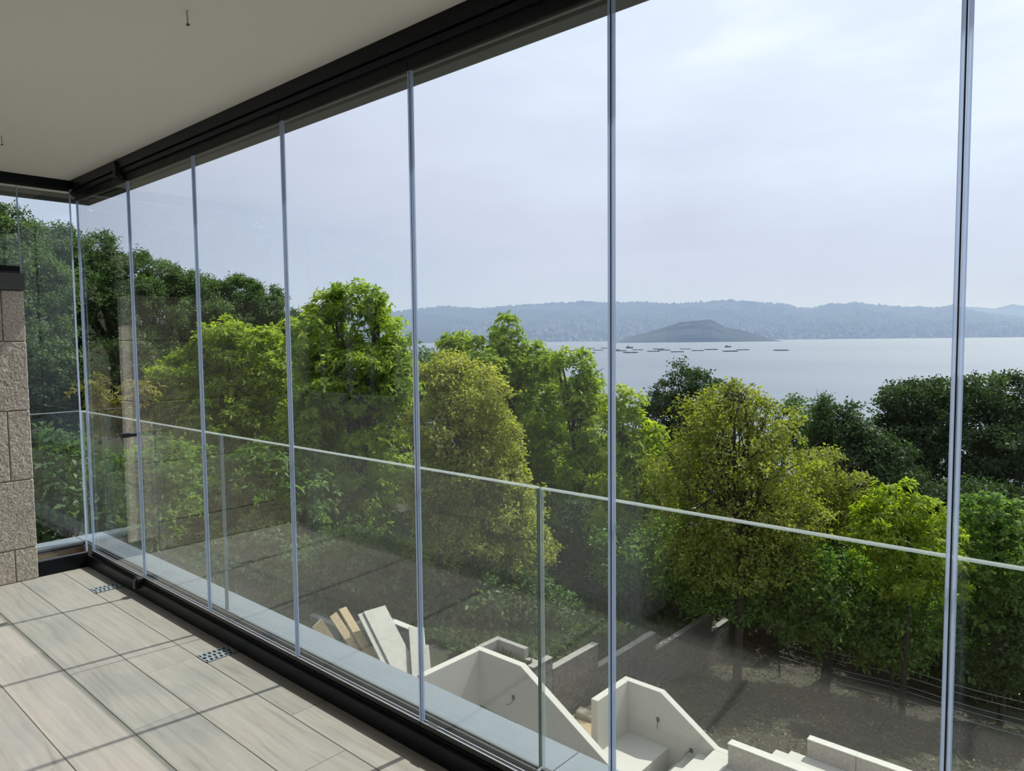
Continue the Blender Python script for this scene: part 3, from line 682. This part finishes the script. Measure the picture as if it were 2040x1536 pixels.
HILL = 'dark trees on the hillside'
tree('oak_tree', 'dark tree added beside the house to block sky, visible only mirrored in the end glass panels', 'tree', 30, [('w', 3.4, 3.2, -13., -4.5, 5.0), ('w', 3.0, 2.6, -14., -2.0, 3.2), ('w', 3.0, 2.6, -12., -8., 4.5)], 'oak', 'leaf_oak', 4, .25, 'added trees beside the house')  # off-frame tree added to block bright sky reflected in the end panels
tree('oak_tree', 'dark tree added uphill beside the house to block sky, visible only mirrored in the middle glass panels', 'tree', 30, [('w', 4.0, 3.6, -13., -13., 7.0), ('w', 4.0, 3.6, -19., -10., 7.5), ('w', 3.6, 3.2, -10., -18., 8.)], 'oak', 'leaf_oak', 4, .25, 'added trees beside the house')  # second unseen tree, added to cover the sky patch mirrored in the glass
tree('oak_tree', 'tall dark green tree at the left edge, seen through the upper side pane', 'tree', 34, [(5, 470, 68, 62), (25, 560, 105, 85), (-60, 520, 100, 110), (20, 660, 110, 80)], 'oak', 'leaf_oak', 6, .25, HILL)
tree('oak_tree', 'dark green tree crown seen through the tall side pane', 'tree', 38, [(110, 505, 70, 60), (90, 590, 100, 90), (150, 620, 80, 80), (120, 690, 90, 70)], 'oak', 'leaf_oak', 6, .25, HILL)
tree('oak_tree', 'dark green tree crown behind the far glass corner', 'tree', 40, [(195, 525, 55, 62), (235, 600, 80, 90), (220, 680, 90, 70)], 'oak', 'leaf_oak', 6, .25, HILL)
tree('oak_tree', 'dark green hillside tree behind the black handled glass panel', 'tree', 42, [(300, 565, 60, 62), (330, 650, 90, 90), (290, 720, 90, 70)], 'oak', 'leaf_oak', 6, .25, HILL)
tree('oak_tree', 'dark green hillside tree above the bushy light green chestnut', 'tree', 44, [(385, 595, 58, 52), (420, 660, 80, 80), (360, 720, 90, 70)], 'oak', 'leaf_oak', 6, .25, HILL)
tree('oak_tree', 'dark green hillside tree on the ridge left of the tall chestnut', 'tree', 46, [(475, 600, 55, 50), (530, 625, 55, 55), (500, 690, 90, 70)], 'oak', 'leaf_oak', 6, .25, HILL)
tree('oak_tree', 'smallest dark green ridge tree, partly hidden by the tall chestnut', 'tree', 46, [(600, 650, 52, 42), (570, 700, 70, 60)], 'oak', 'leaf_oak', 6, .25, HILL)
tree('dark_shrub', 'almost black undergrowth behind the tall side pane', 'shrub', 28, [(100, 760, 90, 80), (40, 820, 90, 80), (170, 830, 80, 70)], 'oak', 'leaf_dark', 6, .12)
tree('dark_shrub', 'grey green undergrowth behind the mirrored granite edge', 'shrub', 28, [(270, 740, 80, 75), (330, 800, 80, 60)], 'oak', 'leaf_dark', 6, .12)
tree('amber_shrub', 'yellow and amber leaved shrub near the far glass corner', 'shrub', 20, [(195, 795, 45, 40), (240, 830, 50, 40), (280, 790, 30, 30)], 'chestnut', 'leaf_amber', 3.5, .06)
tree('leafy_shrub', 'light green leafy shrub beyond the side balustrade pane', 'shrub', 12, [(110, 910, 55, 50), (135, 980, 70, 60), (95, 1050, 70, 50), (180, 1010, 60, 60)], 'shrub', 'leaf_oak', 4.5, .05)
tree('leafy_shrub', 'dim green shrub behind the bottom of the black handled panel', 'shrub', 14, [(260, 960, 60, 60), (330, 930, 60, 50), (300, 1030, 80, 60)], 'shrub', 'leaf_green', 4.5, .05)
tree('chestnut_tree', 'bushy bright green chestnut behind the third glass panel', 'tree', 24, [(440, 685, 60, 48), (375, 760, 70, 62), (505, 720, 80, 75), (340, 820, 65, 55), (450, 830, 110, 80), (545, 800, 60, 80), (420, 890, 110, 60)], 'chestnut', 'leaf_chestnut', 6, .18)
tree('chestnut_tree', 'tall bright green chestnut with the highest crown left of the bay', 'tree', 21,
     [(705, 608, 58, 45), (660, 610, 26, 34), (750, 605, 24, 34), (630, 680, 65, 70), (765, 690, 60, 60), (690, 760, 110, 90), (790, 780, 50, 80), (630, 850, 65, 70), (740, 920, 100, 80), (690, 1020, 100, 80)], 'chestnut', 'leaf_chestnut', 6.5, .2, nbr=14)
tree('chestnut_tree', 'shaded chestnut thicket behind the mirrored stone wall', 'tree', 19, [(390, 960, 100, 70), (520, 970, 100, 90), (470, 1070, 120, 70), (600, 1010, 70, 80), (610, 1110, 90, 60)], 'chestnut', 'leaf_green', 5, .14)
tree('round_tree', 'round olive yellow tree in front of the middle balustrade pane', 'tree', 18,
     [(885, 755, 50, 55), (945, 795, 75, 70), (890, 860, 85, 80), (985, 890, 62, 65), (925, 970, 100, 80), (970, 1060, 100, 80), (1030, 1100, 75, 75), (890, 1100, 80, 80), (1010, 980, 62, 62), (1000, 1020, 70, 70), (860, 960, 60, 70)], 'maple', 'leaf_olive', 5.5, .16, nbr=12)
tree('chestnut_tree', 'green tree with a tall spire top just left of the bay', 'tree', 27, [(915, 700, 48, 38), (1008, 668, 34, 38), (1020, 710, 45, 40), (960, 735, 80, 55), (1060, 735, 55, 50), (1070, 820, 90, 90), (1090, 930, 80, 90)], 'chestnut', 'leaf_chestnut', 6, .18)
tree('chestnut_tree', 'green tree with two thin leaders beside the mussel rafts', 'tree', 25, [(1118, 712, 26, 26), (1150, 745, 38, 42), (1165, 790, 45, 50), (1170, 870, 55, 80), (1180, 970, 70, 90)], 'chestnut', 'leaf_chestnut', 5, .14, bare=2)
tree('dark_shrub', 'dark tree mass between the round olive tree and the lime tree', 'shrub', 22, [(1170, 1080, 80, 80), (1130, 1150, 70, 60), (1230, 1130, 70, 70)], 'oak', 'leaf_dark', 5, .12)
tree('chestnut_tree', 'lime green cone shaped tree just right of the thick glass joint', 'tree', 21, [(1235, 815, 36, 42), (1268, 870, 46, 58), (1262, 950, 72, 80), (1300, 1020, 60, 70), (1240, 1040, 70, 60)], 'chestnut', 'leaf_lime', 5.5, .14)
tree('oak_tree', 'dark rounded tree top standing against the water', 'tree', 34, [(1372, 762, 44, 36), (1335, 800, 40, 36), (1298, 830, 36, 32), (1440, 800, 45, 35), (1380, 850, 80, 50), (1330, 900, 70, 60)], 'oak', 'leaf_dark', 5, .2)
tree('maple_tree', 'yellow green tree with visible dark branches in the garden centre', 'tree', 17.5,
     [(1465, 800, 60, 42), (1395, 840, 66, 52), (1535, 850, 66, 60), (1450, 910, 115, 80), (1560, 940, 85, 75), (1365, 945, 75, 75), (1470, 1030, 130, 75), (1380, 1060, 90, 65), (1580, 1040, 80, 65), (1440, 1110, 120, 60), (1540, 1120, 90, 60)], 'maple', 'leaf_maple', 2.0, .10, nbr=60, bare=5)
tree('maple_tree', 'yellowish tree with brown twigs right of the garden centre', 'tree', 19, [(1640, 945, 58, 55), (1690, 990, 52, 52), (1610, 1030, 70, 65), (1680, 1060, 60, 50)], 'maple', 'leaf_maple', 3.2, .10, nbr=16, bare=3)
tree('grey_shrub', 'grey green sparse treetop right of the yellow tree', 'tree', 30, [(1580, 840, 45, 40), (1610, 900, 60, 60)], 'oak', 'leaf_oak', 3, .12, nbr=10, bare=2)
tree('conifer_tree', 'slim upright dark green conifer against the water', 'tree', 26, [(1640, 815, 16, 22), (1642, 850, 24, 40), (1640, 900, 40, 55)], 'conifer', 'leaf_oak', 6, .1)
tree('dark_shrub', 'dark bushy treetop beside the slim conifer', 'shrub', 25, [(1680, 820, 14, 22), (1688, 860, 28, 40), (1720, 880, 36, 40), (1715, 940, 60, 60), (1760, 930, 50, 50)], 'oak', 'leaf_dark', 5, .12)
tree('oak_tree', 'broad dark oak left of the right glass joint', 'tree', 30, [(1830, 790, 66, 36), (1785, 815, 38, 32), (1890, 785, 55, 36), (1800, 880, 60, 55), (1860, 850, 70, 50), (1850, 930, 110, 80)], 'oak', 'leaf_dark', 5, .26, nbr=14)
tree('oak_tree', 'broad dark oak at the right edge behind the last panel', 'tree', 28, [(1965, 790, 64, 42), (2040, 795, 56, 46), (1960, 880, 90, 70), (2050, 900, 90, 80), (1980, 980, 90, 60)], 'oak', 'leaf_dark', 5, .26, nbr=14)
tree('chestnut_tree', 'small brilliant lime green chestnut left of the right glass joint', 'tree', 16.5, [(1783, 985, 36, 32), (1760, 1030, 50, 40), (1840, 1025, 46, 38), (1760, 1075, 60, 50), (1840, 1085, 80, 50), (1780, 1140, 80, 50), (1860, 1150, 70, 50)], 'smallchestnut', 'leaf_lime', 4.5, .06)
tree('chestnut_tree', 'green chestnut at the right edge above the balustrade line', 'tree', 17, [(1970, 1030, 50, 48), (2030, 1045, 55, 55), (1990, 1110, 90, 60), (1980, 1190, 80, 60), (2040, 1220, 70, 60)], 'smallchestnut', 'leaf_green', 5, .07)
tree('leafy_tree', 'drooping green tree over the garden soil, right of centre', 'tree', 18, [(1560, 1130, 90, 60), (1640, 1160, 100, 75), (1700, 1215, 100, 60), (1640, 1235, 90, 45), (1570, 1210, 60, 60), (1770, 1290, 45, 40), (1500, 1180, 70, 60), (1760, 1170, 70, 60)], 'shrub', 'leaf_green', 4.5, .12)
tree('dark_tree', 'dark green tree mass behind the wire fence', 'tree', 20.5, [(1800, 1170, 110, 90), (1900, 1200, 100, 100), (1860, 1280, 110, 60)], 'oak', 'leaf_dark', 5, .16)
tree('dark_tree', 'dark green tree mass at the right edge below the balustrade line', 'tree', 19.5, [(2010, 1210, 100, 90), (2010, 1310, 90, 70)], 'shrub', 'leaf_green', 5, .16)
tree('leafy_tree', 'mid green bushes at the foot of the yellow tree', 'shrub', 19.5, [(1330, 1105, 90, 70), (1420, 1130, 90, 65), (1240, 1110, 60, 70), (1370, 1165, 80, 45)], 'shrub', 'leaf_green', 4.5, .1)
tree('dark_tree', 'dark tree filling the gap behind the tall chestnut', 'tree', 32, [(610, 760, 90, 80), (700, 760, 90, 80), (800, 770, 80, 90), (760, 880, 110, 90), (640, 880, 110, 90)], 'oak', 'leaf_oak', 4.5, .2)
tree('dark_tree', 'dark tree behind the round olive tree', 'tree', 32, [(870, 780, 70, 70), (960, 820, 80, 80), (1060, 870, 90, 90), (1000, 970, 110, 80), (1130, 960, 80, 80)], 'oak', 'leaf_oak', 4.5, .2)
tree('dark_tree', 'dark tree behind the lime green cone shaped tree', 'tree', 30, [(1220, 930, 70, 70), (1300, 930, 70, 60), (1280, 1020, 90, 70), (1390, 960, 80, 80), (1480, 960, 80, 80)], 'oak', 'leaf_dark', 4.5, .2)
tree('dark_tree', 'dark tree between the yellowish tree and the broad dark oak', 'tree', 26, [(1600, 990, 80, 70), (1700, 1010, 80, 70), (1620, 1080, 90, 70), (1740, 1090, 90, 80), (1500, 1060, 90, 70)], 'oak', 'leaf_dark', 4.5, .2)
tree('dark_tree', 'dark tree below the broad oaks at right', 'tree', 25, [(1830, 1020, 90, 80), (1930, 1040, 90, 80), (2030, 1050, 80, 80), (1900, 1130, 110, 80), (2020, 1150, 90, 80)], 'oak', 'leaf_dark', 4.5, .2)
tree('dark_shrub', 'low dark hedge under the drooping green tree', 'shrub', 21.5, [(1520, 1170, 80, 60), (1600, 1230, 90, 55), (1700, 1270, 90, 45), (1450, 1190, 70, 50)], 'shrub', 'leaf_dark', 4, .08)
tree('dark_shrub', 'low dark hedge behind the wire fence', 'shrub', 19.8, [(1800, 1290, 80, 45), (1900, 1330, 90, 45), (2000, 1370, 90, 50), (2060, 1300, 70, 60)], 'shrub', 'leaf_dark', 4, .08)
tree('leafy_shrub', 'dim green bushes behind the leaning boards', 'shrub', 17.5, [(600, 1130, 80, 60), (700, 1110, 90, 60), (790, 1150, 80, 50), (530, 1120, 70, 70), (440, 1120, 90, 60)], 'shrub', 'leaf_oak', 4.5, .06)
tree('leafy_shrub', 'olive bushes behind the small grey enclosure', 'shrub', 17, [(880, 1180, 70, 50), (960, 1190, 80, 50), (1040, 1200, 70, 50), (1110, 1220, 50, 40)], 'shrub', 'leaf_oak', 4, .06)

tree('leafy_shrub', 'green bush at the foot of the small lime green chestnut', 'shrub', 17.2, [(1790, 1215, 62, 50), (1855, 1245, 60, 45), (1800, 1285, 52, 38), (1745, 1300, 36, 34)], 'shrub', 'leaf_green', 4, .05)
tree('leafy_shrub', 'green bush at the right edge under the chestnut', 'shrub', 17, [(1990, 1260, 70, 60), (2035, 1330, 60, 50), (1960, 1330, 50, 40)], 'shrub', 'leaf_oak', 4, .05)
# leaf litter and weeds on the soil
def litter(name, lab, cat, n, xr, yr, L0, mname, upright=False):
    x = RNG.uniform(*xr, n); y = RNG.uniform(*yr, n); z = gz(x, y) + (.01 if not upright else 0)
    ok = (x > XB + .15) & ~((x < .1) & (y < 10.4)) & ~((x < 3.5) & (y < 11.1)) if not upright else ~((x > -8.3) & (y < 8.3) & (y > 5.8)) & ~((x > -5) & (y < 8.5)) & ~((x > XB - .2) & (x < XB + .15))& ~((x > XB) & (x < .1) & (y < 10.6)) & ~((x > XB) & (x < 3.5) & (y < 11.2))
    x, y, z = x[ok], y[ok], z[ok]; n = len(x)
    P = np.stack([x, y, z + RNG.uniform(0, .05, n)], -1)
    D = unit(RNG.normal(size=(n, 3)) * np.array([1, 1, .35]) + (np.array([0, 0, 1.1]) if upright else 0))
    S = unit(np.cross(D, RNG.normal(size=(n, 3)) * .4 + np.array([0, 0, 1.]))); Nn = np.cross(S, D)
    s_ = RNG.uniform(.6, 1.4, n)
    o = leaf_mesh(name, P, D, S, Nn, L0 * s_, L0 * .45 * s_, RNG.uniform(0, 1, n), M[mname], None)
    tag(o, lab, cat, kind='stuff')
litter('leaf_litter', 'dry brown leaves scattered over the garden soil', 'leaves', 12000, (-3.2, 8), (10.4, 18.5), .075, 'dry_leaf')
litter('undergrowth', 'low green weeds and grass on the slope', 'weeds', 90000, (-15, -3.5), (1.5, 21), .20, 'leaf_dark', True)

# ================================================================== BAY, HILLS, ISLAND
ZS = -31.
sea = struct(MB().box(-14000, 14000, 60, 16000, ZS - 4, ZS).build('sea', M['water'])); sea['label'] = 'calm grey blue bay'
def ridge(name, lab, prof, dist, shore, back, dx=20, jag=3.0, seed=1):
    rs = np.random.RandomState(seed); px = np.arange(prof[0][0], prof[-1][0] + 1, dx / 2.)
    py = np.interp(px, [p[0] for p in prof], [p[1] for p in prof])
    rows_ = 9; V = []; n = len(px)
    for j in range(rows_ + 2):
        for i in range(n):
            tpt = atd(px[i], py[i], dist)
            if j <= rows_:
                u = j / rows_; q = shore + (dist - shore) * u
                hgt = (tpt[2] - ZS) * (u ** .75 if u > 0 else 0)
                hgt = max(0, hgt * (1 + (.05 * math.sin(px[i] * .021 + j * 1.7) + .035 * math.sin(px[i] * .057 + j * 2.9) if 0 < j < rows_ else 0)) + (rs.normal() * jag if j == rows_ else 0))
                b = atd(px[i], 671, q); V.append((b[0], b[1], ZS - (2 if j == 0 else 0) + hgt))
            else:
                b = atd(px[i], 671, back); V.append((b[0], b[1], ZS - 5))
    mb = MB(); mb.v = V
    mb.f = [(j * n + i, j * n + i + 1, (j + 1) * n + i + 1, (j + 1) * n + i) for j in range(rows_ + 1) for i in range(n - 1)]
    o = struct(mb.build(name, M['hill'])); o['label'] = lab; return o, V, n
hp = [(-300, 655), (100, 640), (500, 630), (770, 622), (830, 615), (885, 609), (950, 615), (1040, 607), (1110, 603), (1170, 600), (1215, 602), (1290, 602), (1345, 604), (1400, 602), (1430, 599), (1455, 597), (1490, 601),
      (1520, 603), (1560, 604), (1590, 612), (1620, 613), (1640, 606), (1680, 604), (1705, 601), (1730, 606), (1790, 610), (1830, 614), (1880, 610), (1905, 608), (1950, 621), (2040, 632), (2200, 645), (2700, 655)]
hills, HV, HN = ridge('hills', 'long hazy wooded ridge across the bay', hp, 10500, 7600, 13500, 6, 9, 1)
ridge('hills_far', 'paler distant ridge at right across the bay', [(1700, 640), (1800, 616), (1828, 610), (1860, 614), (1930, 611), (1980, 615), (2012, 607), (2060, 610), (2200, 618), (2600, 640)], 15000, 11500, 18000, 6, 6, 2)
ridge('island', 'wooded island in front of the hazy ridge', [(1225, 681), (1250, 672), (1290, 661), (1330, 650), (1362, 641), (1400, 638), (1418, 637), (1440, 650), (1480, 659), (1510, 667), (1545, 677), (1560, 681)], 5200, 4900, 5600, 5, 2, 3)
# hazy city on the lower slopes
rs = np.random.RandomState(5); cm = MB(); HVa = np.array(HV).reshape(-1, HN, 3)
for _ in range(1700):
    i = int(rs.uniform(.40, .93) * HN); i = min(i, HN - 2); j = min(abs(rs.normal()) * 2.2, 7.5); j0 = int(j)
    p = HVa[j0, i] * (1 - (j - j0)) + HVa[j0 + 1, i] * (j - j0)
    wx, wy, h = rs.uniform(12, 45), rs.uniform(10, 25), rs.uniform(8, 34) * (1.3 if j < 2 else .7)
    cm.box(p[0] - wx / 2, p[0] + wx / 2, p[1] - wy / 2, p[1] + wy / 2, p[2] - 8, p[2] + h)
for _ in range(60):
    i = int(rs.uniform(.36, .93) * HN); p = HVa[0, i]
    cm.box(p[0] - 70, p[0] + 70, p[1] - 40, p[1] + 20, p[2] - 2, p[2] + rs.uniform(9, 18))
tag(cm.build('distant_city', M['city']), 'pale hazy town spread along the far shore', 'town', kind='stuff')

# mussel rafts and boats
RF = [(1136, 700), (1152, 699), (1172, 704), (1176, 694.5), (1192, 698), (1207, 694), (1225, 697.5), (1236, 699.5), (1256, 703), (1270, 697.5), (1302, 700.5), (1312, 696),
      (1323, 698), (1349, 701.5), (1365, 696), (1390, 699), (1417, 697), (1455, 700.5), (1480, 697.5), (1556, 698.5)]
rp_ = None
for i, (px, py) in enumerate(RF):
    c = atz(px, py, ZS)
    if rp_ is None:
        rp_ = thing('mussel_raft', c, 'x', 'raft', 'mussel rafts moored in the bay')
        mb = MB()
        for k in range(10): mb.box(c[0] - 14, c[0] + 14, c[1] - 11 + k * 2.3, c[1] - 10 + k * 2.3, ZS + .5, ZS + 1.5)
        for k in range(4): mb.box(c[0] - 13 + k * 8, c[0] - 12 + k * 8, c[1] - 12, c[1] + 12, ZS + 1.5, ZS + 2.1)
        mb.build('deck_beams', M['raft'], rp_)
        fl = MB()
        for k in (-1, 1):
            for q in (-1, 1): fl.tube([(c[0] + k * 8 - 4, c[1] + q * 7, ZS + .2), (c[0] + k * 8 + 4, c[1] + q * 7, ZS + .2)], 1.3, 8)
        fl.build('floats', M['raft'], rp_)
        o = rp_
    else:
        o = rp_.copy(); COL.objects.link(o); o.location = Vector(c)
        for ch in rp_.children: k = ch.copy(); COL.objects.link(k); k.parent = o
    o.rotation_euler.z = math.radians(random.uniform(28, 55))
    o['label'] = 'dark mussel raft on the bay, number %d' % i
names_ = ['leftmost mussel raft, half hidden by treetop leaves', 'second mussel raft from the left, by the treetop', 'lowest mussel raft left of the thick glass joint', 'farthest mussel raft left of the thick glass joint',
          'mussel raft just below the farthest one, left of the glass joint', 'mussel raft touching the left side of the thick glass joint', 'mussel raft hidden behind the thick glass joint', 'mussel raft touching the right side of the thick glass joint',
          'long low mussel raft right of the glass joint, nearest the viewer', 'mussel raft just above the nearest long one', 'fifth mussel raft right of the glass joint, in the lower row', 'upper mussel raft above the middle pair',
          'mussel raft in the middle of the group', 'lower mussel raft left of the group centre under the island end', 'upper mussel raft under the island', 'mussel raft under the island peak', 'upper mussel raft left of the small boat',
          'lower mussel raft right under the small boat', 'mussel raft just right of the small boat', 'lone mussel raft farthest right']
for o, s_ in zip([q for q in COL.objects if q.name.startswith('mussel_raft')], names_): o['label'] = s_
def boat(px, py, s, lab):
    c = atz(px, py, ZS); b = thing('workboat', c, lab, 'boat', 'boats among the rafts'); x, y, z = c
    mb = MB(); hull = [(-9, 0), (-8, 3), (9, 3.6), (8, 0)]
    mb.prism([(x + p * s, z + q * s) for p, q in hull], y - 3 * s, y + 3 * s).build('hull', M['raft'], b)
    box(x - 6 * s, x - 2 * s, y - 2 * s, y + 2 * s, z + 3 * s, z + 6 * s).build('wheelhouse', M['cable'], b)
    MB().tube([(x, y, z + 3 * s), (x, y, z + 8 * s)], .3 * s, 6).build('mast', M['raft'], b)
    b.rotation_euler.z = math.radians(38)
boat(1450, 692, 1.1, 'small dark workboat above the raft group')
boat(1254, 694, 1.3, 'dark workboat right of the thick glass joint, above the rafts')

# haze over the bay
m, t, o = mat('sea_haze'); vs = N(t, 'ShaderNodeVolumeScatter'); vs.inputs['Color'].default_value = (.26, .40, .72, 1); vs.inputs['Density'].default_value = 1 / 7500.; vs.inputs['Anisotropy'].default_value = .2
t.links.new(vs.outputs[0], o.inputs['Volume'])
hz = box(-14500, 14500, 400, 19000, ZS - 20, 480).build('sea_haze', m)
tag(hz, 'pale blue haze lying over the bay and far hills', 'haze', kind='stuff')
